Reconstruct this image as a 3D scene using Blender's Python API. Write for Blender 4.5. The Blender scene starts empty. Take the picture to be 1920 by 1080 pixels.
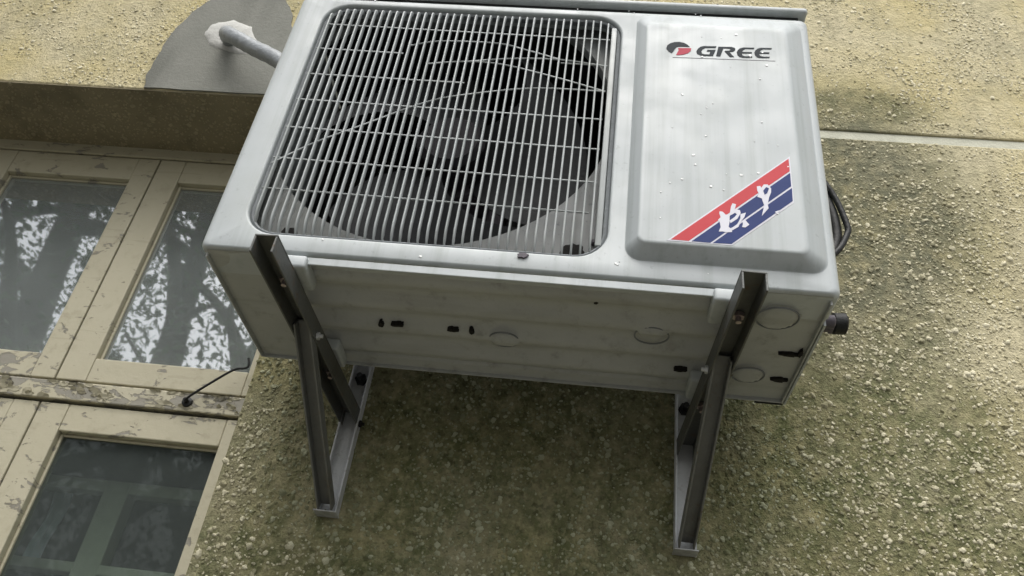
import bpy, bmesh, math, random
import numpy as np
from mathutils import Vector, Matrix, noise as mnoise
R = math.radians
random.seed(7); rng = np.random.default_rng(11)
sc = bpy.context.scene
C = sc.collection
# ------------------------------------------------------------------ camera, sky, sun, exposure
cam = bpy.data.objects.new('camera', bpy.data.cameras.new('camera')); C.objects.link(cam)
cam.location = (0.5354, -1.296, -0.6334); cam.rotation_euler = (2.1732, -0.1197, 0.0345)
cam.data.sensor_width = 36; cam.data.lens = 1557.97 / 1920 * 36
cam.data.clip_start = 0.02; cam.data.clip_end = 2000
sc.camera = cam
SUN_EL, SUN_AZ = 60, 186          # azimuth measured from +Y towards +X: the sun stands out over the street
w = bpy.data.worlds.new('World'); sc.world = w; w.use_nodes = True
nt = w.node_tree; nt.nodes.clear()
sky = nt.nodes.new('ShaderNodeTexSky'); sky.sky_type = 'NISHITA'; sky.sun_disc = False
sky.sun_elevation = R(SUN_EL); sky.sun_rotation = R(SUN_AZ); sky.air_density = 1.6; sky.dust_density = 6; sky.ozone_density = 1
bw = nt.nodes.new('ShaderNodeRGBToBW'); mx = nt.nodes.new('ShaderNodeMix'); mx.data_type = 'RGBA'
mx.inputs[0].default_value = 0.8   # overcast: the blue is mostly washed out
nt.links.new(sky.outputs[0], bw.inputs[0]); nt.links.new(sky.outputs[0], mx.inputs[6]); nt.links.new(bw.outputs[0], mx.inputs[7])
bg = nt.nodes.new('ShaderNodeBackground'); bg.inputs[1].default_value = 0.15
out = nt.nodes.new('ShaderNodeOutputWorld')
nt.links.new(mx.outputs[2], bg.inputs[0]); nt.links.new(bg.outputs[0], out.inputs[0])
sl = bpy.data.lights.new('sun', 'SUN'); sl.energy = 0.7; sl.angle = R(45); sl.color = (1, 0.97, 0.92)
sun = bpy.data.objects.new('sun', sl); C.objects.link(sun)
sd = Vector((math.sin(R(SUN_AZ)) * math.cos(R(SUN_EL)), math.cos(R(SUN_AZ)) * math.cos(R(SUN_EL)), math.sin(R(SUN_EL))))
sun.rotation_euler = sd.to_track_quat('Z', 'Y').to_euler()
sc.view_settings.view_transform = 'Standard'; sc.view_settings.look = 'None'
sc.view_settings.exposure = 0.8; sc.view_settings.gamma = 1

# ------------------------------------------------------------------ helpers
class MB:
    def __init__(s): s.v = []; s.f = []
    def add(s, v, f):
        o = len(s.v); s.v += [tuple(p) for p in v]; s.f += [tuple(i + o for i in q) for q in f]; return s
    def box(s, x0, x1, y0, y1, z0, z1, M=None):
        v = [Vector((x, y, z)) for x in (x0, x1) for y in (y0, y1) for z in (z0, z1)]
        if M: v = [M @ p for p in v]
        return s.add(v, [(0,1,3,2),(4,6,7,5),(0,4,5,1),(2,3,7,6),(0,2,6,4),(1,5,7,3)])
    def loft(s, rings, closed=True, cap0=False, cap1=False):
        n = len(rings[0]); o = len(s.v)
        for r in rings: s.v += [tuple(p) for p in r]
        for i in range(len(rings) - 1):
            for j in range(n if closed else n - 1):
                a = o + i*n + j; b = o + i*n + (j+1) % n
                s.f.append((a, b, b + n, a + n))
        if cap0: s.f.append(tuple(o + j for j in range(n)))
        if cap1: s.f.append(tuple(o + (len(rings)-1)*n + j for j in reversed(range(n))))
        return s
    def tube(s, pts, r, n=10, caps=True):
        pts = [Vector(p) for p in pts]; rs = r if isinstance(r, (list, tuple)) else [r]*len(pts)
        up = None; rings = []
        for i, p in enumerate(pts):
            t = (pts[min(i+1, len(pts)-1)] - pts[max(i-1, 0)]).normalized()
            if up is None: up = Vector((0,0,1)) if abs(t.z) < .9 else Vector((1,0,0))
            a = t.cross(up).normalized(); up = a.cross(t).normalized()
            rings.append([p + rs[i]*(math.cos(k*2*math.pi/n)*a + math.sin(k*2*math.pi/n)*up) for k in range(n)])
        return s.loft(rings, True, caps, caps)
    def prism(s, poly, y0, y1):
        n = len(poly)
        return s.loft([[(x, y0, z) for x, z in poly], [(x, y1, z) for x, z in poly]], True, True, True)
    def build(s, name, mat, parent=None, smooth=30, bevel=0, seg=2):
        me = bpy.data.meshes.new(name); me.from_pydata(s.v, [], s.f)
        bm = bmesh.new(); bm.from_mesh(me)
        bmesh.ops.recalc_face_normals(bm, faces=bm.faces)
        if bevel:
            es = [e for e in bm.edges if len(e.link_faces) == 2 and e.calc_face_angle(0) > .5]
            bmesh.ops.bevel(bm, geom=es, offset=bevel, segments=seg, affect='EDGES', profile=.5, clamp_overlap=True)
        bm.to_mesh(me); bm.free()
        return link(name, me, mat, parent, smooth)
def link(name, me, mat, parent=None, smooth=30):
    me.materials.clear(); me.materials.append(mat)
    if smooth:
        me.shade_smooth(); me.set_sharp_from_angle(angle=R(smooth))
    o = bpy.data.objects.new(name, me); C.objects.link(o)
    if parent: o.parent = parent
    return o
def tag(o, label=None, cat=None, group=None, kind=None):
    if label: o['label'] = label
    if cat: o['category'] = cat
    if group: o['group'] = group
    if kind: o['kind'] = kind
    return o
def thing(name, label, cat, loc=(0,0,0), rz=0, group=None):
    o = bpy.data.objects.new(name, None); C.objects.link(o); o.location = loc; o.rotation_euler = (0,0,rz)
    o.empty_display_size = .05
    return tag(o, label, cat, group)
def rr(x0, x1, z0, z1, r, n=8):
    p = []
    for cx, cz, a in ((x1-r, z1-r, 0), (x0+r, z1-r, 90), (x0+r, z0+r, 180), (x1-r, z0+r, 270)):
        for k in range(n+1):
            t = R(a + 90*k/n); p.append((cx + r*math.cos(t), cz + r*math.sin(t)))
    return p
def plate_with_hole(outer, inner, y):
    """planar fill between two loops in the plane y, returned as (verts, faces)"""
    bm = bmesh.new(); es = []
    for lp in (outer, inner):
        vs = [bm.verts.new((x, y, z)) for x, z in lp]
        es += [bm.edges.new((vs[i], vs[(i+1) % len(vs)])) for i in range(len(vs))]
    bmesh.ops.triangle_fill(bm, use_beauty=True, use_dissolve=False, edges=es, normal=(0,-1,0))
    bm.verts.index_update()
    v = [tuple(q.co) for q in bm.verts]; f = [tuple(q.index for q in fc.verts) for fc in bm.faces]; bm.free()
    return v, f
def smooth_path(pts, n=8):
    P = [Vector(p) for p in pts]; o = []
    for i in range(len(P)-1):
        a, b, c, d = P[max(i-1,0)], P[i], P[i+1], P[min(i+2,len(P)-1)]
        for k in range(n):
            t = k/n
            o.append(.5*((2*b) + (c-a)*t + (2*a-5*b+4*c-d)*t*t + (3*b-a-3*c+d)*t**3))
    return o + [P[-1]]

# ------------------------------------------------------------------ materials
class NB:
    """small node builder"""
    def __init__(s, tree): s.t = tree
    def n(s, typ, ins=None, **kw):
        nd = s.t.nodes.new(typ)
        for k, v in kw.items(): setattr(nd, k, v)
        for k, v in (ins or {}).items():
            if isinstance(v, bpy.types.NodeSocket): s.t.links.new(v, nd.inputs[k])
            else: nd.inputs[k].default_value = v
        return nd
    def mix(s, f, a, b, mode='MIX'):
        m = s.n('ShaderNodeMix', {0: f}, data_type='RGBA', blend_type=mode)
        for i, q in ((6, a), (7, b)):
            if isinstance(q, bpy.types.NodeSocket): s.t.links.new(q, m.inputs[i])
            else: m.inputs[i].default_value = (*q, 1) if len(q) == 3 else q
        return m.outputs[2]
    def math(s, op, a, b=0, c=0):
        return s.n('ShaderNodeMath', {0: a, 1: b, 2: c}, operation=op).outputs[0]
    def noise(s, vec, scale, detail=4, rough=.55, dist=0):
        return s.n('ShaderNodeTexNoise', {'Vector': vec, 'Scale': scale, 'Detail': detail, 'Roughness': rough, 'Distortion': dist}).outputs[0]
    def ramp(s, x, a, b, lo=0, hi=1):
        return s.n('ShaderNodeMapRange', {0: x, 1: a, 2: b, 3: lo, 4: hi}, interpolation_type='SMOOTHSTEP').outputs[0]
    def scaled(s, vec, sx, sy, sz):
        return s.n('ShaderNodeVectorMath', {0: vec, 1: (sx, sy, sz)}, operation='MULTIPLY').outputs[0]
    def blob(s, vec, cx, cz, rx, rz):
        v = s.n('ShaderNodeVectorMath', {0: vec, 1: (cx, 0, cz)}, operation='SUBTRACT').outputs[0]
        v = s.scaled(v, 1/rx, 0, 1/rz)
        return s.n('ShaderNodeVectorMath', {0: v}, operation='LENGTH').outputs['Value']
def mat(name):
    m = bpy.data.materials.new(name); m.use_nodes = True; m.node_tree.nodes.clear()
    b = NB(m.node_tree)
    p = b.n('ShaderNodeBsdfPrincipled'); o = b.n('ShaderNodeOutputMaterial'); m.node_tree.links.new(p.outputs[0], o.inputs[0])
    return m, b, p, b.n('ShaderNodeTexCoord').outputs['Object']
def setp(b, p, **kw):
    for k, v in kw.items():
        k = {'color': 'Base Color', 'rough': 'Roughness', 'metal': 'Metallic', 'normal': 'Normal', 'spec': 'Specular IOR Level'}[k]
        if isinstance(v, bpy.types.NodeSocket): b.t.links.new(v, p.inputs[k])
        else: p.inputs[k].default_value = (*v, 1) if isinstance(v, tuple) else v
def bump(b, h, dist, strength=1): return b.n('ShaderNodeBump', {'Height': h, 'Distance': dist, 'Strength': strength}).outputs[0]

def wall_group():
    g = bpy.data.node_groups.new('stucco_tone', 'ShaderNodeTree')
    g.interface.new_socket('Color', in_out='OUTPUT', socket_type='NodeSocketColor')
    g.interface.new_socket('Moss', in_out='OUTPUT', socket_type='NodeSocketFloat')
    g.interface.new_socket('Deep', in_out='OUTPUT', socket_type='NodeSocketFloat')
    b = NB(g); v = b.n('ShaderNodeTexCoord').outputs['Object']
    n1 = b.noise(v, 2.6, 5, .6); n2 = b.noise(v, 9, 5, .65); n3 = b.noise(b.scaled(v, 14, 14, 1.6), 1, 4, .6); n4 = b.noise(v, 60, 3)
    base = b.mix(b.ramp(n1, .35, .65), (.53, .455, .238), (.56, .505, .34))
    base = b.mix(b.ramp(n2, .45, .75, 0, .6), base, (.33, .31, .21))
    base = b.mix(b.ramp(n3, .5, .72, 0, .5), base, (.29, .265, .18))
    wob = b.math('ADD', b.math('MULTIPLY_ADD', n2, .7, b.math('MULTIPLY', n1, .5)), b.math('MULTIPLY', n3, .4))        # about .8, with runs down the wall
    def spot(cx, cz, rx, rz, amt):
        d = b.math('ADD', b.blob(v, cx, cz, rx, rz), b.math('SUBTRACT', wob, .8))
        return b.ramp(d, 1.15, .45, 0, amt)
    m = spot(.42, -.06, .62, .34, 1.0); deep = m
    for a in ((1.0, .50, .36, .42, 1.0), (1.07, .80, .20, .085, .9), (.90, -.12, .52, .50, 1.0), (.3, -.55, 1.3, .55, 1.0), (1.2, -.45, .85, .52, 1.0), (-.02, .0, .45, .40, .8), (.98, .25, .3, .5, .9)):
        m = b.math('MAXIMUM', m, spot(*a))
    grain = b.ramp(b.noise(v, 26, 5, .7), .3, .62, .6, 1)
    m = b.math('MULTIPLY', m, grain)
    moss = b.mix(b.ramp(n2, .4, .6), (.078, .094, .036), (.128, .132, .064))
    moss = b.mix(b.ramp(b.noise(v, 110, 3, .6), .5, .62, 0, .8), moss, (.21, .215, .115))
    moss = b.mix(b.ramp(b.noise(v, 75, 3, .6), .52, .62, 0, .75), moss, (.030, .038, .014))  # dark specks painted as shade in the stucco's fine hollows
    moss = b.mix(spot(1.02, .5, .32, .40, .7), moss, (.115, .118, .092))
    col = b.mix(b.math('MULTIPLY', m, .93), base, moss)
    col = b.mix(b.ramp(n4, .3, .7, 0, .25), col, b.mix(.5, col, (.06, .06, .04)))
    o = b.n('NodeGroupOutput', {0: col, 1: m, 2: deep}); return g
WG = wall_group()
def m_stucco():
    m, b, p, v = mat('stucco'); g = b.n('ShaderNodeGroup', node_tree=WG)
    h = b.math('ADD', b.noise(v, 160, 4, .7), b.math('MULTIPLY', b.noise(v, 45, 4, .6), 1.5))
    setp(b, p, color=g.outputs[0], rough=.95, spec=.2, normal=bump(b, h, .006, .8)); return m
def m_chip():
    m, b, p, v = mat('stucco_chip'); g = b.n('ShaderNodeGroup', node_tree=WG)
    r = b.n('ShaderNodeAttribute', attribute_name='rnd').outputs['Fac']
    pale = b.mix(b.ramp(r, 0, 1), (.42, .385, .26), (.68, .635, .475))
    pale2 = b.mix(b.ramp(r, .2, 1), (.12, .135, .07), (.34, .35, .24))
    pale = b.mix(b.math('MULTIPLY', g.outputs[1], .3), pale, (.2, .2, .12))
    pale = b.mix(b.ramp(g.outputs[2], .15, .85), pale, pale2)
    col = b.mix(b.ramp(r, 0, .8, .35, .95), g.outputs[0], pale)
    setp(b, p, color=col, rough=.9, spec=.2, normal=bump(b, b.noise(v, 300, 3), .002)); return m
def m_cement(name, c1, c2, dirt=.5):
    m, b, p, v = mat(name)
    c = b.mix(b.noise(v, 9, 6, .65), c1, c2)
    c = b.mix(b.ramp(b.noise(b.scaled(v, 10, 10, 2), 1, 4), .45, .75, 0, dirt), c, tuple(x*.55 for x in c2))
    setp(b, p, color=c, rough=.9, spec=.2, normal=bump(b, b.noise(v, 120, 5, .65), .002)); return m
def m_acpaint(name, col, dirt=.4, rough=.38):
    m, b, p, v = mat(name)
    st = b.noise(b.scaled(v, 38, 38, 1.1), 1, 5, .65)
    c = b.mix(b.ramp(st, .46, .72, 0, dirt*1.25), col, tuple(x*f for x, f in zip(col, (.62, .64, .6))))
    c = b.mix(b.ramp(b.noise(v, 7, 6, .65), .45, .8, 0, dirt), c, tuple(x*f for x, f in zip(col, (.72, .72, .64))))
    c = b.mix(b.ramp(b.noise(v, 130, 3), .62, .75, 0, dirt*.8), c, tuple(x*.5 for x in col))
    rg = b.ramp(b.noise(v, 18, 5), .3, .7, rough, rough+.22)
    setp(b, p, color=c, rough=rg, normal=bump(b, b.noise(v, 6, 2), .0015, .25)); p.inputs['Specular IOR Level'].default_value = .5; return m
def m_pan():
    m, b, p, v = mat('base_pan_paint')
    c = b.mix(b.noise(v, 6, 6, .7), (.44, .455, .45), (.33, .345, .335))
    c = b.mix(b.ramp(b.noise(v, 30, 5, .7), .5, .78, 0, .6), c, (.17, .17, .145))
    c = b.mix(b.ramp(b.noise(b.scaled(v, 3, 24, 1), 1, 4), .5, .75, 0, .4), c, (.2, .2, .17))
    setp(b, p, color=c, rough=.6, normal=bump(b, b.noise(v, 90, 4), .001)); return m
def m_steel(name, c1, c2):
    m, b, p, v = mat(name)
    c = b.mix(b.noise(v, 22, 6, .7), c1, c2)
    c = b.mix(b.ramp(b.noise(v, 40, 6, .75), .55, .72, 0, .8), c, (.13, .085, .05))
    c = b.mix(b.ramp(b.noise(v, 9, 4, .6), .52, .7, 0, .6), c, (.10, .095, .075))
    setp(b, p, color=c, rough=.55, metal=.35, normal=bump(b, b.noise(v, 150, 4), .0008)); return m
def m_paint(name, wear, dirt=.4):
    m, b, p, v = mat(name)
    vx = b.scaled(v, 1, 1, 2.2)
    n = b.noise(vx, 19, 10, .68, .6)
    flake = b.ramp(n, wear, wear+.012)
    crack = b.ramp(b.noise(b.scaled(v, 6, 6, 60), 1, 4), .62, .66, 0, .7)
    paint = b.mix(b.noise(v, 5, 5, .6), (.38, .35, .245), (.44, .415, .315))
    paint = b.mix(b.ramp(b.noise(v, 24, 6, .7), .5, .78, 0, dirt), paint, (.24, .215, .14))
    wood = b.mix(b.noise(b.scaled(v, 20, 20, 120), 1, 4), (.29, .275, .23), (.19, .18, .145))
    c = b.mix(flake, paint, wood)
    edge = b.math('SUBTRACT', b.ramp(n, wear-.012, wear), flake)
    c = b.mix(b.math('MULTIPLY', edge, .7), c, (.12, .11, .08))
    c = b.mix(b.math('MULTIPLY', crack, .25), c, (.2, .18, .12))
    h = b.math('ADD', b.math('MULTIPLY', b.math('SUBTRACT', 1, flake), 1.0), b.math('MULTIPLY', b.noise(v, 60, 4), .4))
    setp(b, p, color=c, rough=.6, normal=bump(b, h, .003, .7)); return m
def m_plain(name, col, rough=.6, metal=0, var=.25, sc_=30, bmp=.001, spec=.3):
    m, b, p, v = mat(name)
    c = b.mix(b.noise(v, sc_, 5, .65), tuple(x*(1+var) for x in col), tuple(x*(1-var) for x in col))
    setp(b, p, color=c, rough=rough, metal=metal, spec=spec, normal=bump(b, b.noise(v, sc_*5, 3), bmp)); return m
def m_glass(name, ior, dust):
    m = bpy.data.materials.new(name); m.use_nodes = True; m.node_tree.nodes.clear(); b = NB(m.node_tree)
    v = b.n('ShaderNodeTexCoord').outputs['Object']
    nrm = bump(b, b.noise(v, 4, 1), .0012, .3)
    fr = b.n('ShaderNodeFresnel', {'IOR': ior, 'Normal': nrm}).outputs[0]
    tr = b.n('ShaderNodeBsdfTransparent', {0: (.72, .78, .75, 1)}).outputs[0]
    gl = b.n('ShaderNodeBsdfAnisotropic', {'Color': (.95, .98, 1, 1), 'Roughness': .022, 'Normal': nrm}).outputs[0]
    df = b.n('ShaderNodeBsdfDiffuse', {0: (.50, .56, .55, 1)}).outputs[0]
    dm = b.math('MULTIPLY', b.ramp(b.noise(v, 8, 6, .7), .3, .75, .75, 1), dust)
    a = b.n('ShaderNodeMixShader', {0: dm, 1: tr, 2: df}).outputs[0]
    a = b.n('ShaderNodeMixShader', {0: fr, 1: a, 2: gl}).outputs[0]
    b.n('ShaderNodeOutputMaterial', {0: a}); return m

STUCCO = m_stucco(); CHIP = m_chip()
CEM = m_cement('cement_patch', (.25, .25, .225), (.16, .165, .145)); CEM2 = m_cement('fresh_cement', (.56, .56, .53), (.44, .44, .42), .2)
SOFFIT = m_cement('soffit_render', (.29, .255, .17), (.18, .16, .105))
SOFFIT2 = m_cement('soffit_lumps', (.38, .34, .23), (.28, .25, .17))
MORTAR = m_cement('joint_mortar', (.55, .55, .46), (.44, .44, .36))
ACW = m_acpaint('ac_white_paint', (.42, .452, .463)); ACG = m_acpaint('grille_plastic', (.38, .405, .41), .5, .4)
ACD = m_acpaint('orifice_plate', (.19, .20, .20), .8, .5)
PAN = m_pan(); STEEL = m_steel('galvanised_steel', (.60, .62, .63), (.44, .45, .46)); ASTEEL = m_steel('dark_steel', (.15, .156, .15), (.07, .074, .07)); DSTEEL = m_steel('dull_steel', (.22, .228, .222), (.11, .115, .11))
PAINT = m_paint('cream_paint', .635); PAINTW = m_paint('cream_paint_peeling', .525, .5); PAINTM = m_paint('cream_paint_chipped', .60, .55)
BLACK = m_plain('black_rubber', (.012, .013, .013), .5); VOID = m_plain('dark_rust', (.012, .011, .01), .9)
FAN = m_plain('fan_plastic', (.036, .038, .04), .6, spec=.2); MOTOR = m_plain('motor_housing', (.11, .10, .115), .6, .1, spec=.2)
HUB = m_plain('hub_plastic', (.026, .025, .028), .7, spec=.12); RIM = m_plain('rim_plastic', (.20, .215, .225), .5)
COIL = m_plain('coil_fins', (.018, .02, .019), .6, .2); TAPE = m_plain('pipe_tape', (.27, .29, .305), .35, 0, .25, 20, .002)
BOLT = m_plain('bolt_metal', (.5, .42, .42), .35, .8)
LOGO = m_plain('logo_dark', (.018, .024, .030), .6, bmp=.0002, spec=.12); LOGOR = m_plain('logo_red', (.42, .06, .09), .6, bmp=.0002, spec=.12)
SRED = m_plain('sticker_red', (.48, .05, .06), .5, 0, .12, 12, .0003, .15); SBLUE = m_plain('sticker_blue', (.016, .032, .13), .5, 0, .2, 12, .0003, .15)
SWHITE = m_plain('sticker_white', (.62, .62, .68), .5, 0, .05, 12, .0003, .15)
GLASSU = m_glass('upper_glass', 3.4, .42); GLASSL = m_glass('lower_glass', 1.2, .08)
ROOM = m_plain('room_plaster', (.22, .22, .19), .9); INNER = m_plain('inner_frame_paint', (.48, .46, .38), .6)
CLOTH = m_plain('pale_cloth', (.55, .60, .68), .8); STRIPE = m_plain('stripe_white', (.75, .78, .84), .6)
LEAF = m_plain('leaf', (.055, .085, .03), .55, 0, .45, 3); BARK = m_plain('bark', (.07, .062, .05), .95, 0, .4, 12, .02)
GROUND = m_cement('paving_concrete', (.13, .128, .115), (.085, .083, .075))
SPOT = m_plain('white_droppings', (.85, .86, .86), .3, 0, .03)

# ------------------------------------------------------------------ the setting
gm = MB().add([(-400,-400,-2.2),(400,-400,-2.2),(400,400,-2.2),(-400,400,-2.2)], [(0,1,2,3)])
tag(gm.build('ground', GROUND, smooth=0), kind='structure')
WX0, WX1, WZ0, WZ1 = -1.48, -.058, -.85, .733      # window opening
wall = thing('building_wall', 'weathered beige pebble-dash building wall with green moss stains', 'wall')
def front_slab(mb, x0, x1, z0, z1, y0=0, y1=.3): mb.box(x0, x1, y0, y1, z0, z1)
m = MB()
front_slab(m, WX1, 4, -2.3, .708)
m.build('lower_wall', STUCCO, wall, 0, .004)
MB().box(WX1 + .002, 4, .0045, .3, .708, .7325).build('wall_joint', MORTAR, wall, 0)
MB().box(-4, 4, 0, .3, .733, 4.6).build('upper_wall', STUCCO, wall, 0, .004)
MB().box(-4, WX0, 0, .3, -2.3, .733).build('side_wall', STUCCO, wall, 0, .004)
MB().box(WX0, WX1, 0, .3, -2.3, WZ0).build('apron_wall', STUCCO, wall, 0, .004)
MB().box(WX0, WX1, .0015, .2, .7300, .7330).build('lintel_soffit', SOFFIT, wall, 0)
# the room behind the window
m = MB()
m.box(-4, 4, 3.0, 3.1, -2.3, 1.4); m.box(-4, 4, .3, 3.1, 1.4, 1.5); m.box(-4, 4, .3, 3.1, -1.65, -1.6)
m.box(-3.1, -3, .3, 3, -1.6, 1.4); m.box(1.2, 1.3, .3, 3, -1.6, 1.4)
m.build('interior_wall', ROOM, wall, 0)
# pebble dash: one lump per dab of render
PATCH = [(-.5360,.7345),(-.5480,.7900),(-.5450,.8694),(-.5360,.9450),(-.5060,1.0300),(-.4614,1.0927),(-.4160,1.1293),(-.3257,1.1135),(-.2733,1.0521),(-.2426,.9812),(-.2119,.8840),(-.1711,.7353)]
def inpoly(x, z, P):
    c = np.zeros(len(x), bool); n = len(P)
    for i in range(n):
        (x1, z1), (x2, z2) = P[i], P[i-1]
        k = ((z1 > z) != (z2 > z)) & (x < (x2-x1)*(z-z1)/(z2-z1+1e-12) + x1); c ^= k
    return c
def chips(name, x, z, soffit=False):
    n = len(x); K = 6
    rad = np.clip(np.exp(rng.normal(-5.92, .40, n)), .0012, .0072)
    asp = rng.uniform(.55, 1.0, n); rot = rng.uniform(0, 2*np.pi, n); rad = np.where(z < .6, rad*1.12, rad); hh = rad*rng.uniform(.28, .6, n)
    ang = np.linspace(0, 2*np.pi, K, endpoint=False)[None, :] + rng.uniform(-.3, .3, (n, K))
    V = np.zeros((n, 2*K+1, 3))
    for q, (s, d) in enumerate(((1.0, .0012), (.68, -.75))):
        rr_ = rad[:, None]*s*rng.uniform(.72, 1.2, (n, K))
        a = np.cos(ang)*rr_; b_ = np.sin(ang)*rr_*asp[:, None]
        V[:, q*K:(q+1)*K, 0] = a*np.cos(rot)[:, None] - b_*np.sin(rot)[:, None]
        V[:, q*K:(q+1)*K, 2] = a*np.sin(rot)[:, None] + b_*np.cos(rot)[:, None]
        V[:, q*K:(q+1)*K, 1] = d if q == 0 else d*hh[:, None]*rng.uniform(.7, 1.2, (n, K))
    V[:, 2*K, 1] = -hh*1.0; V[:, 2*K, 0] = rng.normal(0, .15, n)*rad; V[:, 2*K, 2] = rng.normal(0, .15, n)*rad
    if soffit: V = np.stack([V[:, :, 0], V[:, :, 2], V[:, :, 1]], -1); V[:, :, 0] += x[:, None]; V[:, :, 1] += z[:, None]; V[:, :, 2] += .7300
    else: V[:, :, 0] += x[:, None]; V[:, :, 2] += z[:, None]
    fq = np.array([[k, (k+1) % K, K+(k+1) % K, K+k] for k in range(K)]); ft = np.array([[K+k, K+(k+1) % K, 2*K] for k in range(K)])
    off = (np.arange(n)*(2*K+1))[:, None, None]
    Q = (fq[None] + off).reshape(-1, 4); T = (ft[None] + off).reshape(-1, 3)
    me = bpy.data.meshes.new(name); me.vertices.add(n*(2*K+1)); me.vertices.foreach_set('co', V.ravel())
    li = np.concatenate([Q.ravel(), T.ravel()]).astype(np.int32)
    me.loops.add(len(li)); me.loops.foreach_set('vertex_index', li)
    me.polygons.add(len(Q)+len(T))
    st = np.concatenate([np.arange(len(Q))*4, len(Q)*4 + np.arange(len(T))*3]).astype(np.int32)
    me.polygons.foreach_set('loop_start', st)
    me.update(calc_edges=True)
    at = me.attributes.new('rnd', 'FLOAT', 'POINT'); at.data.foreach_set('value', np.repeat(rng.uniform(0, 1, n), 2*K+1).astype(np.float32))
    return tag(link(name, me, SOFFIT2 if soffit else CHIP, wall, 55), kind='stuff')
n = 195000
x = rng.uniform(-1.4, 2.0, n); z = rng.uniform(-.8, 1.5, n)
dens = np.array([mnoise.noise(Vector((a*7, 0, c*7))) + .6*mnoise.noise(Vector((a*22, 3, c*22))) for a, c in zip(x, z)])
keep = rng.uniform(0, 1, n) < np.clip(.45 + .9*dens + .35*(z < .6), .10, 1)
keep &= ~((x < WX1 + .003) & (z < .735)); keep &= ~((z > .705) & (z < .737)); keep &= ~inpoly(x, z, PATCH)
chips('pebble_dash', x[keep], z[keep])
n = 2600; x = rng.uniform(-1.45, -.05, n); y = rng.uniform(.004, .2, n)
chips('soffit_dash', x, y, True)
# cement patch with the pipe hole's filler
def rough_poly(P, n=10, amp=.004, seed=0):
    o = []
    pts = [Vector((a, 0, c)) for a, c in P]
    for i in range(len(pts)):
        a, b_ = pts[i], pts[(i+1) % len(pts)]
        for k in range(n):
            p = a.lerp(b_, k/n); q = mnoise.noise_vector(Vector((p.x*40+seed, p.z*40, seed)))*amp + mnoise.noise_vector(Vector((p.x*9, p.z*9, seed)))*amp*2
            o.append((p.x+q.x, max(p.z+q.z, .7345)))
    return o
PS = smooth_path([(a, 0, c) for a, c in PATCH], 4); PS = [(p.x, p.z) for p in PS]
MB().prism(rough_poly(PS, 8, .0045), .002, -.0035).build('cement_patch', CEM, wall, 40)
COL = [(-.455,.9353),(-.448,.968),(-.3969,.990),(-.345,.960),(-.318,.9039),(-.335,.862),(-.3785,.870),(-.432,.890)]
o1 = rough_poly(COL, 6, .006, 3); cx = sum(a for a, c in o1)/len(o1); cz = sum(c for a, c in o1)/len(o1)
m = MB(); m.loft([[(cx+(a-cx)*s, y_, cz+(c-cz)*s) for a, c in o1] for s, y_ in ((1, -.003), (.93, -.0065), (.6, -.009), (.3, -.010))], True, False, True)
m.build('hole_filler', CEM2, wall, 50)

# ------------------------------------------------------------------ wooden window
win = thing('wooden_window', 'old cream painted wooden window with peeling transom beside the air conditioner', 'window', (0,0,0))
YF = .2
MB().box(WX0, WX1, YF, .29, .700, .7325).build('head_rail', PAINTM, win, 0, .002)
MB().box(WX0, -1.44, YF, .29, WZ0, .6995).build('jamb', PAINTM, win, 0, .002)
MB().box(-.098, WX1, YF + .001, .29, WZ0, .6995).build('jamb', PAINTM, win, 0, .002)
MB().box(-1.4395, -.0985, YF - .004, .29, .026, .068).build('transom', PAINTW, win, 0, .003)
MB().box(WX0, WX1, YF, .29, WZ0, WZ0 + .04).build('bottom_rail', PAINTM, win, 0, .002)
def sash(x0, x1, z0, z1, gx0, gx1, gz0, gz1, mat_, glass, rail=PAINTM):
    y0, y1 = YF + .003, YF + .045
    s = MB().box(x0, gx0, y0, y1, z0, z1).build('sash', mat_, win, 0, .0025); s.name = 'sash'
    MB().box(gx1, x1, y0, y1, z0, z1).build('stile', mat_, s, 0, .0025)
    MB().box(gx0 + .0005, gx1 - .0005, y0 + .0008, y1, gz1, z1).build('rail', mat_, s, 0, .0025)
    MB().box(gx0 + .0005, gx1 - .0005, y0 + .0008, y1, z0, gz0).build('rail', rail, s, 0, .0025)
    # putty bead round the pane
    m = MB(); e = .006; yb = YF + .018
    m.box(gx0, gx0 + e, yb, yb + .006, gz0, gz1); m.box(gx1 - e, gx1, yb, yb + .006, gz0, gz1)
    m.box(gx0 + e, gx1 - e, yb + .0005, yb + .006, gz1 - e, gz1); m.box(gx0 + e, gx1 - e, yb + .0005, yb + .006, gz0, gz0 + e)
    m.build('putty', mat_, s, 0, .0015)
    MB().box(gx0 - .004, gx1 + .004, YF + .024, YF + .027, gz0 - .004, gz1 + .004).build('pane', glass, s, 0)
    return s
sash(-.9985, -.5665, .0745, .6975, -.945, -.620, .132, .628, PAINTM, GLASSU, PAINTW)
sash(-1.4385, -1.0025, .0745, .6975, -1.385, -1.055, .132, .628, PAINTM, GLASSU, PAINTW)
sash(-1.4385, -1.0025, WZ0 + .042, .0205, -1.38, -1.06, -.70, -.040, PAINTM, GLASSL)
sash(-.5625, -.1005, .0745, .6975, -.497, -.160, .130, .628, PAINT, GLASSU, PAINTM)
sash(-.9985, -.5720, WZ0 + .042, .0205, -.94, -.628, -.70, -.040, PAINTM, GLASSL)
sash(-.5680, -.1005, WZ0 + .042, .0205, -.506, -.170, -.70, -.038, PAINTM, GLASSL)
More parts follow.
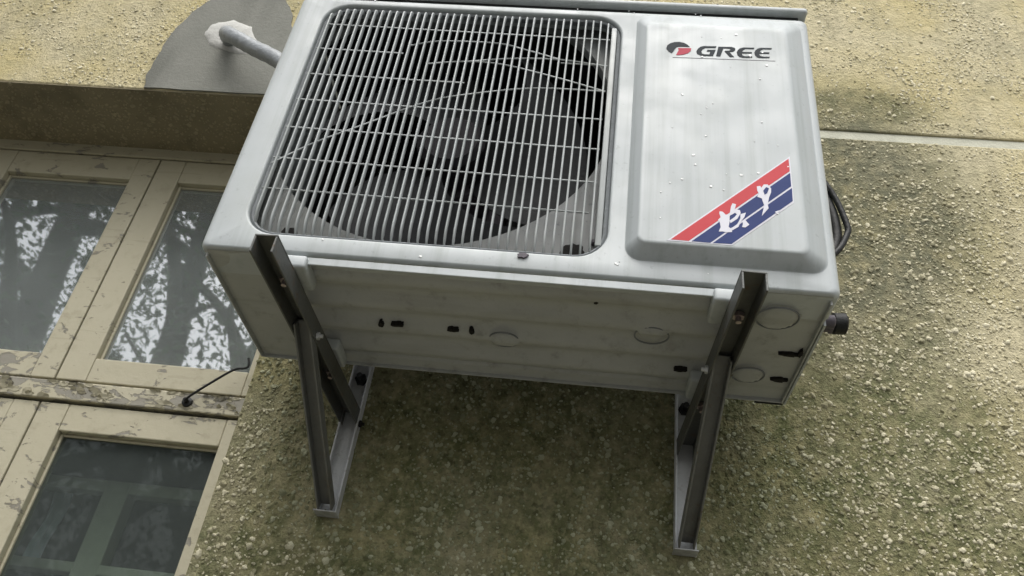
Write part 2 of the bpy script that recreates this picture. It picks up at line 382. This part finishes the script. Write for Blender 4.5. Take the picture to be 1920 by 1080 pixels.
# loose curls of paint on the transom
m = MB()
for i in range(340):
    px = random.uniform(-.95, -.12); pz = random.choice((.064, .055, .046, .036)) + random.uniform(-.006, .006)
    if mnoise.noise(Vector((px*9, 0, pz*30))) < -.08: continue
    r_ = random.uniform(.004, .014); k = random.randint(5, 7); a0 = random.uniform(0, 6.28)
    lift = random.uniform(.002, .008); dirn = random.uniform(-1, 1)
    ring = []
    for j in range(k):
        a = a0 + j*6.283/k; q = r_*random.uniform(.6, 1.2); dx, dz = q*math.cos(a), q*math.sin(a)*.45
        ring.append(Vector((px+dx, YF - .0052 - max(0, (dz/r_ + .2*dirn))*lift*1.6, max(.028, min(.066, pz+dz)))))
    m.loft([ring, [p + Vector((0, .0009, 0)) for p in ring]], True, True, True)
tag(m.build('paint_flakes', PAINT, win, 0), kind='stuff')
# window stay hook
stay = thing('window_stay', 'thin black wire hook on the peeling window transom', 'hook', (-.26, .195, .045))
m = MB(); m.tube(smooth_path([(0,.0,0),(.004,-.016,.002),(.05,-.02,.045),(.082,-.02,.073),(.1,-.02,.078),(.108,-.02,.082),(.107,-.02,.094),(.103,-.02,.102)]), .0026, 8)
m.build('hook_wire', BLACK, stay)
m = MB(); m.tube([(0,.002,0),(0,-.004,0),(0,-.006,0)], [.011,.0105,.006], 12); m.tube([(0,-.004,0),(0,-.014,0)], .005, 10); m.build('eye_plate', BLACK, stay)
# inner casement, pale strip, and a ribbed slab added as stand-in for a striped reflection
inn = thing('inner_window', 'cream inner casement seen through the lower right pane', 'window', (0,0,0))
MB().box(-1.4, -.1, .38, .42, -.094, -.068).build('rail', INNER, inn, 0, .003)
MB().box(-1.4, -.1, .38, .42, -.265, -.244).build('rail', INNER, inn, 0, .003)
MB().box(-1.4, -.1, .38, .42, -.75, -.71).build('rail', INNER, inn, 0, .003)
for xa, xb in ((-1.0, -.95), (-.468, -.412), (-.13, -.1)):
    MB().box(xa, xb, .379, .421, -.8, -.0685 if xa != -.468 else -.069).build('stile', INNER, inn, 0, .003)
m = MB(); g = []
for i in range(13):
    t = i/12; g.append([(-.655 + .045*k/8 + .006*math.sin(t*5), .5 + .006*math.sin(k*1.9 + t*3), -.06 - .16*t) for k in range(9)])
m.loft(g, False); m.loft([[(a, b_+.002, c) for a, b_, c in r_] for r_ in g], False)
tag(m.build('hanging_cloth', CLOTH), 'pale bluish strip of cloth hanging behind the lower right pane', 'cloth')
m = MB(); m.box(-.40, -.20, .352, .358, .05, .345)
for k in range(9): m.box(-.3995, -.2005, .347, .353, .06 + k*.032, .084 + k*.032)
tag(m.build('stripe_standin', STRIPE, smooth=0, bevel=.002), 'white ribbed stand-in added for the pale stripes in the upper right pane near the hook', 'board')

# ------------------------------------------------------------------ air conditioner
F = -.411; W = .848; H = .556
ac = thing('air_conditioner', 'dirty white outdoor air conditioner unit with slatted fan grille on steel brackets', 'air conditioner', (0,0,0))
GX0, GX1, GZ0, GZ1, GR = .046, .550, .033, .534, .045
# front panel: rounded edge, big opening with a rolled lip
m = MB(); rings = []
for k in range(7):
    t = R(90*k/6); i_ = .013*(1-math.cos(t)) if False else .013*(1 - math.cos(t))
    i_ = .013*(1 - math.sin(R(90) - t)); d_ = .013*(1 - math.sin(t))
    rings.append([(x, F + d_, z) for x, z in rr(-.005 + i_, W + .004 - i_, .0015 + i_*.4, H - i_, .011 if i_ < .004 else .009, 8)])
m.loft([[(x, F + .06, z) for x, z in rr(-.005, W + .004, .0015, H, .011, 8)]] + rings)
lip0 = rr(GX0 - .004, GX1 + .004, GZ0 - .004, GZ1 + .004, GR + .004, 8)
v_, f_ = plate_with_hole([(p[0], p[2]) for p in rings[-1]], lip0, F); m.add(v_, f_)
hr = []
for k in range(5):
    t = R(90*k/4); hr.append([(x, F + .004*(1-math.cos(t)), z) for x, z in rr(GX0 - .004*(1-math.sin(t)), GX1 + .004*(1-math.sin(t)), GZ0 - .004*(1-math.sin(t)), GZ1 + .004*(1-math.sin(t)), GR + .004*(1-math.sin(t)), 8)])
hr.append([(x, F + .028, z) for x, z in rr(GX0, GX1, GZ0, GZ1, GR, 8)])
m.loft(hr)
bmerge = m.build('front_panel', ACW, ac, 32)
bm = bmesh.new(); bm.from_mesh(bmerge.data); bmesh.ops.remove_doubles(bm, verts=bm.verts, dist=1e-5); bm.to_mesh(bmerge.data); bm.free()
bmerge.data.shade_smooth(); bmerge.data.set_sharp_from_angle(angle=R(32))
# casing
MB().box(.0015, .0045, F + .061, -.12, .004, H - .002).build('side_panel', ACW, ac, 0)
MB().box(W - .0045, W - .0015, F + .061, -.12, -.006, H - .002).build('side_panel', ACW, ac, 0)
MB().box(.555, .558, F + .04, -.125, .01, H - .004).build('partition', COIL, ac, 0)
m = MB().box(.006, .55, -.15, -.135, .012, H - .004)
for k in range(90): m.box(.012 + k*.006, .0135 + k*.006, -.156, -.1502, .014, H - .006)
m.build('condenser_coil', COIL, ac, 0)
MB().box(.5585, .843, -.125, -.121, .01, H - .004).build('rear_panel', ACW, ac, 0)
MB().box(-.004, W + .004, F - .005, -.116, H + .008, H + .021).build('top_cover', ACW, ac, 40, .0055, 4)
MB().box(.010, W - .010, F + .0075, -.13, H - .004, H + .0078).build('top_gap_shade', BLACK, ac, 0)  # black slab standing in for the shade in the gap under the lid
# orifice plate behind the grille with the fan throat
CX, CZ, CR = .290, .303, .245
HX, HZ, HR = .273, .333, .275
circ = lambda r_, n=64: [(min(.55, max(.038, HX + r_*math.cos(k*2*math.pi/n))), min(.548, HZ + r_*math.sin(k*2*math.pi/n))) for k in range(n)]
m = MB(); v_, f_ = plate_with_hole(rr(.03, .556, .012, .5535, .02, 6), circ(HR), -.372); m.add(v_, f_)
m.loft([[(x, y_, z) for x, z in circ(HR - q)] for y_, q in ((-.372, 0), (-.367, .003), (-.36, .004))])
m.build('orifice_plate', ACD, ac, 40)
# debris holes low in the plate corners
def splat(cx, cz, rx, rz, y, sd):
    o = []
    for k in range(22):
        a = k*2*math.pi/22; q = 1 + .5*mnoise.noise(Vector((math.cos(a)*2.2, math.sin(a)*2.2, sd)))
        o.append((cx + rx*q*math.cos(a), cz + rz*q*math.sin(a)))
    return o
MB().prism(splat(.506, .064, .017, .016, 0, 4.2), -.370, -.3745).build('plate_hole', VOID, ac, 0)
MB().prism(splat(.098, .062, .012, .011, 0, 9.1), -.370, -.3745).build('plate_hole', VOID, ac, 0)
MB().tube([(.532, -.37, .086), (.532, -.376, .086), (.532, -.378, .086)], [.005, .0045, .002], 10).build('screw', MOTOR, ac)
# fan
fan = MB(); fan.tube([(CX, -.335, CZ), (CX, -.34, CZ), (CX, -.33, CZ), (CX, -.285, CZ)][1:], [.045, .056, .058], 28)
hub = fan.build('fan_hub', HUB, ac, 40)
for q in range(3):
    m = MB(); g = []
    for i in range(13):
        r_ = .05 + (.222 - .05)*i/12; row = []
        lead = R(120*q + 25 + 42*(i/12)**1.4); ch = R(78 + 18*i/12)
        for j in range(15):
            t = j/14; a = lead - ch*t
            row.append((CX + r_*math.cos(a), -.345 + .075*t + .018*math.sin(t*3.14), CZ + r_*math.sin(a)))
        g.append(row)
    m.loft(g, False); m.loft([[(a, b_ + .0025, c) for a, b_, c in r_] for r_ in g], False)
    m.build('fan_blade', FAN, hub, 60)
m = MB(); m.tube([(CX, -.27, CZ), (CX, -.265, CZ), (CX, -.2, CZ), (CX, -.19, CZ)], [.05, .06, .06, .05], 28)
mo = m.build('fan_motor', MOTOR, ac, 40)
m = MB()
for sx in (-.07, .07): m.box(CX + sx - .012, CX + sx + .012, -.185, -.18, .012, H - .006)
m.box(CX - .08, CX + .08, -.19, -.185, CZ - .05, CZ + .05); m.build('motor_bracket', MOTOR, ac, 0)
# grille
gr = MB(); inner = [rr(GX0 + .0005 + s, GX1 - .0005 - s, GZ0 + .0005 + s, GZ1 - .0005 - s, GR - s, 8) for s in (0, .003, .006, .006)]
gr.loft([[(x, F + y_, z) for x, z in ring] for ring, y_ in zip(inner, (.0075, .005, .0075, .016))])
grille = gr.build('grille', RIM, ac, 40)
NS = 39
for k in range(NS):
    x = .0585 + k*(.5275 - .0585)/(NS - 1)
    e = min(x - GX0, GX1 - x); dz = 0
    if e < GR: dz = GR - math.sqrt(max(0, GR*GR - (GR - e)**2))
    zb, zt = GZ0 + .004 + dz, GZ1 - .004 - dz
    path = []
    rb, rt, dep = .030, .014, .014
    for i in range(7): a = R(90*i/6); path.append((F + dep - 0.017*math.sin(a), zb + rb*(1 - math.cos(a))))
    n_ = len(path)
    for i in range(7): a = R(90 - 90*i/6); path.append((F + dep - 0.017*math.sin(a), zt - rt*(1 - math.cos(a))))
    m = MB(); rings = []
    for i, (y_, z_) in enumerate(path):
        a_, b_ = path[max(i-1, 0)], path[min(i+1, len(path)-1)]
        ty, tz = b_[0]-a_[0], b_[1]-a_[1]; L_ = math.hypot(ty, tz); ny, nz = tz/L_, -ty/L_     # inward normal
        wd = .00155; dd = .0085 if 2 < i < 11 else .005
        prof = [(-wd*.8, dd), (-wd, .0016), (-wd*.55, .0003), (0, 0), (wd*.55, .0003), (wd, .0016), (wd*.8, dd)]
        rings.append([(x + px, y_ + ny*d, z_ + nz*d) for px, d in prof])
    m.loft(rings, True, True, True)
    m.build('slat', ACG, grille, 50)
def rib(pts, name='rib'): MB().tube(pts, .00125, 6).build(name, ACG, grille, 60)
ry = F + .0015
for zl, zr, spans in ((.482,.477,((.056,.532),)), (.420,.414,((.054,.2),(.457,.532))), (.358,.355,((.054,.31),(.515,.531))), (.299,.293,((.053,.53),)), (.238,.231,((.053,.53),)), (.174,.166,((.052,.53),)), (.114,.109,((.052,.522),))):
    for a, b_ in spans:
        f = lambda x: zl + (zr - zl)*(x - .05)/.48
        rib([(a, ry, f(a)), (b_, ry, f(b_))])
for arc in ([(.053,.162),(.105,.207),(.166,.248),(.26,.309),(.333,.334),(.426,.353),(.530,.354)],
            [(.204,.436),(.24,.449),(.275,.454),(.351,.454),(.397,.442),(.457,.422)],
            [(.244,.396),(.306,.406),(.362,.404),(.422,.389),(.481,.371),(.531,.354)],
            [(.302,.405),(.38,.419),(.457,.422),(.531,.412)]):
    rib(smooth_path([(a, ry - .0005, c) for a, c in arc], 8), 'curved_rib')
MB().box(.5335, .5425, F + .004, F + .012, .056, .512).build('grille_border', ACG, grille, 40, .002)
MB().prism(splat(.440, .0255, .007, .004, 0, 2), F + .002, F - .003).build('latch_tab', MOTOR, ac, 40)
# service cover bulge
def ring_at(s, y_):  # s 0 base .. 1 face
    a = [(.575, .590), (.836, .808), (.034, .050), (.540, .497)]
    q = [p0 + (p1 - p0)*s for p0, p1 in a]
    return [(x, y_, z) for x, z in rr(q[0], q[1], q[2], q[3], .022 - .010*s, 8)]
m = MB()
m.loft([ring_at(s, y_) for s, y_ in ((-.12, F + .0004), (-.05, F - .0004), (.02, F - .002), (.08, F - .0045), (.78, F - .0155), (.88, F - .0178), (.97, F - .0192), (1.08, F - .0198), (1.2, F - .02))], True, False, True)
m.build('service_cover', ACW, ac, 60)
LIT = {
'emblem_dark':[(0.6293,0.4256),(0.6246,0.4299),(0.6216,0.4345),(0.6208,0.4376),(0.6223,0.4441),(0.6269,0.4493),(0.6336,0.4527),(0.6409,0.4536),(0.6482,0.4518),(0.6539,0.4474),(0.6573,0.4428),(0.6462,0.4428),(0.6389,0.4419),(0.6363,0.4401),(0.6338,0.4354),(0.6313,0.4289)],
'emblem_red':[(0.6389,0.4390),(0.6462,0.4391),(0.6534,0.4397),(0.6596,0.4398),(0.6585,0.4334),(0.6544,0.4278),(0.6483,0.4242),(0.6411,0.4225),(0.6360,0.4221),(0.6380,0.4278),(0.6400,0.4335)],
'G':[(0.6986,0.4475),(0.6792,0.4466),(0.6740,0.4446),(0.6699,0.4398),(0.6673,0.4333),(0.6683,0.4278),(0.6729,0.4243),(0.6790,0.4232),(0.6928,0.4239),(0.6971,0.4388),(0.6843,0.4378),(0.6834,0.4342),(0.6888,0.4343),(0.6872,0.4273),(0.6800,0.4270),(0.6760,0.4284),(0.6750,0.4331),(0.6771,0.4388),(0.6812,0.4423),(0.6972,0.4435)],
'R':[(0.7014,0.4467),(0.7214,0.4477),(0.7260,0.4461),(0.7276,0.4431),(0.7263,0.4392),(0.7226,0.4365),(0.7180,0.4352),(0.7248,0.4243),(0.7187,0.4238),(0.7107,0.4364),(0.7119,0.4379),(0.7181,0.4388),(0.7202,0.4414),(0.7187,0.4436),(0.7090,0.4435),(0.7040,0.4239),(0.6973,0.4243)],
'E1':[(0.7567,0.4485),(0.7398,0.4478),(0.7346,0.4455),(0.7309,0.4406),(0.7294,0.4358),(0.7302,0.4295),(0.7334,0.4251),(0.7380,0.4239),(0.7519,0.4249),(0.7528,0.4277),(0.7411,0.4271),(0.7376,0.4293),(0.7368,0.4337),(0.7521,0.4349),(0.7527,0.4379),(0.7374,0.4372),(0.7396,0.4421),(0.7433,0.4449),(0.7559,0.4456)],
'E2':[(0.7836,0.4498),(0.7667,0.4491),(0.7615,0.4468),(0.7578,0.4419),(0.7562,0.4371),(0.7570,0.4309),(0.7601,0.4264),(0.7646,0.4252),(0.7785,0.4262),(0.7794,0.4290),(0.7678,0.4284),(0.7643,0.4307),(0.7635,0.4350),(0.7788,0.4362),(0.7794,0.4392),(0.7642,0.4385),(0.7665,0.4434),(0.7702,0.4462),(0.7827,0.4469)],
'line':[(0.6309,0.4169),(0.7872,0.4205),(0.7871,0.4196),(0.6309,0.4159)],
'back':[(0.6271,0.0538),(0.7953,0.2193),(0.7951,0.1340),(0.7109,0.0535)],
'red':[(0.6322,0.0558),(0.7932,0.2142),(0.7934,0.1910),(0.6555,0.0555)],
'blue1':[(0.6590,0.0552),(0.7936,0.1877),(0.7935,0.1631),(0.6831,0.0548)],
'blue2':[(0.6863,0.0548),(0.7942,0.1601),(0.7937,0.1365),(0.7103,0.0554)],
's1':[(0.6963,0.1094),(0.7002,0.1089),(0.7040,0.1041),(0.7092,0.1054),(0.7115,0.1195),(0.7136,0.1249),(0.7182,0.1236),(0.7167,0.1165),(0.7131,0.1075),(0.7091,0.1020),(0.7088,0.0918),(0.7073,0.0832),(0.7117,0.0803),(0.7116,0.0753),(0.7045,0.0738),(0.6994,0.0750),(0.6943,0.0745),(0.6970,0.0823),(0.6959,0.0906),(0.6934,0.0938),(0.6974,0.0992),(0.6956,0.1059)],
's2':[(0.7125,0.1092),(0.7185,0.1146),(0.7231,0.1136),(0.7238,0.1085),(0.7193,0.0987),(0.7153,0.0949),(0.7101,0.0902),(0.7089,0.0943),(0.7155,0.1009),(0.7189,0.1063),(0.7164,0.1087),(0.7111,0.1042)],
's3':[(0.7235,0.1068),(0.7307,0.1100),(0.7285,0.1021),(0.7230,0.0931),(0.7201,0.0844),(0.7163,0.0849),(0.7204,0.0928),(0.7232,0.0999)],
's4':[(0.7256,0.0950),(0.7296,0.0971),(0.7320,0.0931),(0.7344,0.0899),(0.7291,0.0844),(0.7246,0.0848),(0.7261,0.0900)],
's5':[(0.7105,0.0818),(0.7190,0.0877),(0.7204,0.0849),(0.7123,0.0783)],
's6':[(0.7471,0.1581),(0.7518,0.1594),(0.7529,0.1559),(0.7566,0.1625),(0.7619,0.1630),(0.7661,0.1562),(0.7657,0.1490),(0.7626,0.1399),(0.7600,0.1274),(0.7609,0.1205),(0.7560,0.1132),(0.7512,0.1059),(0.7536,0.1164),(0.7554,0.1252),(0.7527,0.1372),(0.7469,0.1393),(0.7492,0.1457),(0.7474,0.1509)],
's7':[(0.7691,0.1152),(0.7757,0.1184),(0.7728,0.1138),(0.7707,0.1111)],
'hole':[(0.7553,0.1508),(0.7596,0.1578),(0.7632,0.1556),(0.7604,0.1468),(0.7569,0.1438)],
}
def decal(keys, name, mat_, y0, y1, parent=ac):
    m = MB()
    for k in keys: m.prism(LIT[k], y0, y1)
    return m.build(name, mat_, parent, 0)
YC = F - .02
em = decal(['emblem_dark'], 'emblem', LOGO, YC + .0005, YC - .0006)
decal(['emblem_red'], 'emblem_tongue', LOGOR, YC + .0005, YC - .0006, em)
for k in 'G', 'R', 'E1', 'E2': decal([k], 'logo_letter', LOGO, YC + .0005, YC - .0006)
decal(['line'], 'logo_edge_shade', MOTOR, YC + .0005, YC - .0003)  # grey strip painted as shading along the logo plate's bottom edge
st = decal(['back'], 'sticker', SWHITE, YC + .0005, YC - .0004)
decal(['red'], 'red_band', SRED, YC - .0003, YC - .0007, st)
decal(['blue1'], 'blue_band', SBLUE, YC - .0003, YC - .0007, st)
decal(['blue2'], 'blue_band', SBLUE, YC - .0003, YC - .0007, st)
for i, k in enumerate(('s1', 's2', 's3', 's4', 's5', 's6', 's7')): decal([k], 'brush_stroke', SWHITE, YC - .0006, YC - .0010 - i*.00004, st)
decal(['hole'], 'stroke_gap', SBLUE, YC - .0009, YC - .0016, st)
# white spatters on the casing
m = MB()
for i in range(46):
    if i < 34: x, z, y_ = random.uniform(.6, .8), random.uniform(.08, .49), YC
    else: x, z, y_ = random.choice((random.uniform(.558, .57), random.uniform(.01, .84))), random.uniform(.545, .552) if i % 2 else random.uniform(.012, .03), F
    r_ = random.choice((.0007, .0009, .0012, .0018, .0024)); k = 9
    ring = [(x + r_*random.uniform(.6, 1.2)*math.cos(a*.698), z + r_*random.uniform(.5, 1.0)*math.sin(a*.698)) for a in range(k)]
    m.prism(ring, y_ + .0003, y_ - .0008)
tag(m.build('white_spatter', SPOT, ac, 0), kind='stuff')
# base pan: ribbed underside inside a downturned flange
NX, NY = 150, 90; m = MB(); g = []
YB0, YB1 = F + .006, -.121
emb = [(.411, -.237, .022), (.624, -.282, .024), (.783, -.352, .028), (.775, -.195, .024)]
for j in range(NY+1):
    row = []
    for i in range(NX+1):
        x = .006 + .836*i/NX; y_ = YB0 + (YB1 - YB0)*j/NY
        edge = min((x - .10)/.02, (.755 - x)/.02, 1); edge = max(0, edge)
        t = (y_ - YB0)/(YB1 - YB0)
        z = .002 + edge*.0060*math.sin(t*2*math.pi*4.5 + .6)*(1 if .08 < t < .92 else .2)
        for ex, ey, er in emb:
            d = math.hypot(x - ex, (y_ - ey))
            z -= .0055*max(0, min(1, (er - d)/.004))
        z += .0015*mnoise.noise(Vector((x*9, y_*9, 2)))
        row.append((x, y_, z))
    g.append(row)
m.loft(g, False)
pan = m.build('base_pan', PAN, ac, 60)
for ex, ey, er in emb:
    MB().tube([(ex + er*math.cos(k*math.pi/16), ey + er*math.sin(k*math.pi/16), -.0018 + .0015*math.sin(k*math.pi/16)) for k in range(33)], .0013, 6).build('knockout_ring', RIM, pan, 60)
MB().box(.150, .695, F + .0035, F + .0070, -.0125, -.0008).build('front_flange', ACW, pan, 0, .001)
MB().box(.004, .844, -.122, -.119, -.004, .012).build('rear_flange', PAN, pan, 0, .001)
MB().box(.003, .006, F + .014, -.1225, -.005, .010).build('side_flange', PAN, pan, 0, .0008)
MB().box(.8395, .8425, F + .014, -.1225, -.005, .010).build('side_flange', PAN, pan, 0, .0008)
for x, y_, a, b_ in ((.226, -.251, .004, .006), (.251, -.253, .009, .0035), (.335, -.252, .009, .0035), (.363, -.252, .0035, .006), (.676, -.192, .010, .003), (.743, -.191, .010, .0035), (.542, -.356, .003, .003), (.82, -.262, .014, .003), (.834, -.268, .003, .008), (.822, -.188, .012, .0045)):
    P_ = splat(x, y_, a, b_, 0, x*30); m = MB(); m.loft([[(p, q, -.0035) for p, q in P_], [(p, q, .004) for p, q in P_]], True, True, True); m.build('drain_slot', VOID, pan, 0)
for a, b_, c, d in ((.8445, .847, -.26, -.17), (.8, .842, -.1185, -.1155)): MB().box(a, b_, c, d, -.0050, .004).build('edge_gap_shade', BLACK, pan, 0)  # black strips painted as the shadow gaps at the pan's right rear corner
for x in (.136, .707):
    for ya, yb_ in ((F - .004, F + .055), (-.20, -.14)): MB().box(x - .0172, x + .0172, ya, yb_, -.0225, -.0030).build('foot', ACW, ac, 40, .004, 3)
# service valves and cables on the right side
vb = MB(); vb.tube([(.842, -.30, .028), (.868, -.30, .030)], .011, 14); vb.tube([(.866, -.30, .030), (.871, -.30, .030)], .013, 6); va = vb.build('service_valve', MOTOR, ac, 30)
MB().tube([(.8715, -.297, .034), (.874, -.297, .034), (.889, -.297, .035), (.892, -.297, .035)], [.013, .0155, .0155, .012], 16).build('valve_cap', BLACK, va, 30)
MB().tube([(.853, -.322, .020), (.866, -.322, .020), (.868, -.322, .020)], [.0095, .0095, .006], 14).build('valve_cap', MOTOR, va, 30)
for pts, r_ in (([(.80, -.16, .50), (.90, -.155, .475), (.945, -.15, .42), (.966, -.15, .345), (.963, -.15, .315), (.935, -.155, .268), (.87, -.16, .22), (.80, -.16, .2)], .0055),
                ([(.82, -.15, .50), (.905, -.145, .47), (.935, -.14, .42), (.949, -.14, .36), (.946, -.14, .30), (.91, -.145, .25), (.83, -.15, .22)], .0095)):
    MB().tube(smooth_path(pts), r_, 10).build('cable', BLACK, ac, 60)
# refrigerant pipe wrapped in tape
pp = smooth_path([(-.382, .04, .912), (-.381, -.01, .905), (-.372, -.045, .886), (-.338, -.072, .848), (-.27, -.082, .80), (-.175, -.1, .730), (-.10, -.1, .64), (-.02, -.10, .48), (.02, -.1, .3)], 10)
rad = [.0175 + .0014*((i*.34) % 1) + .0003*random.uniform(-1, 1) for i in range(len(pp))]
tag(MB().tube(pp, rad, 16).build('wrapped_pipe', TAPE, None, 60), 'grey tape-wrapped pipe entering the wall through the cement patch', 'pipe')

# ------------------------------------------------------------------ steel wall brackets
def channel(mb, p0, p1, w_, d_, up, t=.0028):
    """U channel from p0 to p1: web on the 'up' side, flanges pointing away from it"""
    p0, p1, up = Vector(p0), Vector(p1), Vector(up); ax = (p1 - p0).normalized(); sd_ = ax.cross(up).normalized(); up = sd_.cross(ax).normalized()
    M = Matrix((sd_, ax, up)).transposed().to_4x4(); M.translation = p0; L_ = (p1 - p0).length
    mb.box(-w_/2, w_/2, 0, L_, -t, 0, M); mb.box(-w_/2, -w_/2 + t, 0, L_, -d_, -t - .0001, M); mb.box(w_/2 - t, w_/2, 0, L_, -d_, -t - .0001, M)
def bolt(mb, p, d, r_=.007, h=.005):
    p, d = Vector(p), Vector(d); mb.tube([p, p + d*h], r_, 6); mb.tube([p + d*h, p + d*(h*2.2)], r_*.5, 8)
def bracket(label, x, lean):
    b_ = thing('wall_bracket', label, 'bracket', (x, 0, -.207), 0, 'steel brackets under the air conditioner')
    z0 = .207
    m = MB(); channel(m, (0, -.0155, -.008), (0, -.0155, .30), .033, -.0150, (0, -1, 0)) if False else None
    m = MB(); t = .003
    m.box(-.0165, .0165, -.0035, -.0005, -.010, .31); m.box(-.0165, -.0135, -.020, -.0036, -.010, .31); m.box(.0135, .0165, -.020, -.0036, -.010, .31)
    m.box(-.0185, .0185, -.030, -.0004, -.0125, -.0102)
    rail = m.build('wall_rail', STEEL, b_, 0, .0006, 1)
    m = MB(); m.tube([(0, -.0036, .235), (0, -.012, .235)], .011, 6); m.tube([(0, -.012, .235), (0, -.026, .235)], .005, 10); m.build('anchor_bolt', BLACK, rail, 30)
    m = MB(); channel(m, (lean*.01, -.006, z0 - .034), (lean, -.482, z0 - .0228), .031, .028, (0, 0, 1)); arm = m.build('arm', ASTEEL, b_, 0, .0006, 1)
    for yy in (-.395, -.15):
        m = MB(); bolt(m, (lean*(-yy/.48), yy, z0 - .0264 - .0112*(1 + yy/.482)), (0, 0, -1), .008, .006); m.build('bolt', BOLT, arm, 30)
    m = MB(); channel(m, (0, -.020, .004), (lean*.60, -.300, z0 - .034), .025, .017, (0, .45, .9)); m.build('strut', DSTEEL, b_, 0, .0006, 1)
    m = MB(); bolt(m, (lean*.66 + .0175*(1 if lean < 0 else -1), -.28, z0 - .048), (1 if lean < 0 else -1, 0, 0), .006, .004); m.build('bolt', STEEL, arm, 30)
    m = MB(); bolt(m, (.0166, -.012, .149), (1, 0, 0), .006, .004); m.build('bolt', VOID, rail, 30)
    return b_
bracket('triangular steel bracket under the fan grille end, nearest the window', .143, -.022)
bracket('triangular steel bracket under the service cover end, near the valve', .708, .018)

# ------------------------------------------------------------------ trees across the yard, seen in the window glass
def tree(name, label, x, y, h, r, lean, seed, crown_r, nleaf, zc=None):
    rnd = random.Random(seed); t = thing(name, label, 'tree', (x, y, -2.2), 0, 'street trees reflected in the panes')
    m = MB(); tip = Vector((lean*h, 0, h)); path = []
    for i in range(11):
        q = i/10; path.append(Vector((lean*h*q + .12*math.sin(q*5 + seed), .1*math.sin(q*4 + seed*2), h*q)))
    m.tube(path, [r*(1.25 - .95*(i/10)**.8) if i else r*1.5 for i in range(11)], 14)
    tips = []
    for k in range(11):
        q = rnd.uniform(.38, .95); p = path[int(q*10)]; a = rnd.uniform(0, 6.283); L_ = rnd.uniform(.7, 1.25)*crown_r
        d = Vector((math.cos(a), math.sin(a)*.8, rnd.uniform(.35, .9))).normalized()
        pts = [p, p + d*L_*.4 + Vector((0, 0, .1)), p + d*L_*.75 + Vector((rnd.uniform(-.2, .2), rnd.uniform(-.2, .2), .15)), p + d*L_]
        m.tube(smooth_path(pts, 4), [r*.42*(1 - .85*i/12) for i in range(13)], 8); tips += pts[1:]
    m.build('trunk', BARK, t, 60)
    tips += path[6:]
    n = nleaf; P = np.array([tuple(q) for q in tips]); c = P[rng.integers(0, len(P), n//45)] + rng.normal(0, .40*crown_r/1.6, (n//45, 3))
    c = np.repeat(c, 45, 0)[:n]; n = len(c); c = c + rng.normal(0, .17, (n, 3))
    c = c[(c[:, 1] < -.25) | (rng.uniform(0, 1, n) < .22)]; n = len(c)
    u = rng.normal(size=(n, 3)); u /= np.linalg.norm(u, axis=1)[:, None]; v = np.cross(u, rng.normal(size=(n, 3))); v /= np.linalg.norm(v, axis=1)[:, None]
    s = rng.uniform(.018, .042, n)[:, None]
    V = np.stack([c - u*s*1.3, c + v*s*.6, c + u*s*1.3, c - v*s*.6], 1).reshape(-1, 3)
    me = bpy.data.meshes.new('crown'); me.from_pydata(V.tolist(), [], np.arange(n*4).reshape(-1, 4).tolist())
    link('crown', me, LEAF, t, 0); return t
tree('street_tree', 'thick leaning tree reflected in the upper left pane', -3.6, -3.8, 8.2, .22, -.075, 1, 2.0, 17000)
tree('street_tree', 'forked tree reflected in the middle of the upper right pane', -2.75, -3.9, 7.8, .17, -.035, 5, 1.7, 13000)
tree('street_tree', 'slender tree reflected beside the air conditioner in the right pane', -2.05, -4.3, 7.6, .14, -.02, 9, 1.6, 10000)
tree('street_tree', 'leafy far tree reflected at the left edge of the upper left pane', -5.4, -4.6, 8.0, .15, .01, 13, 2.0, 15000)
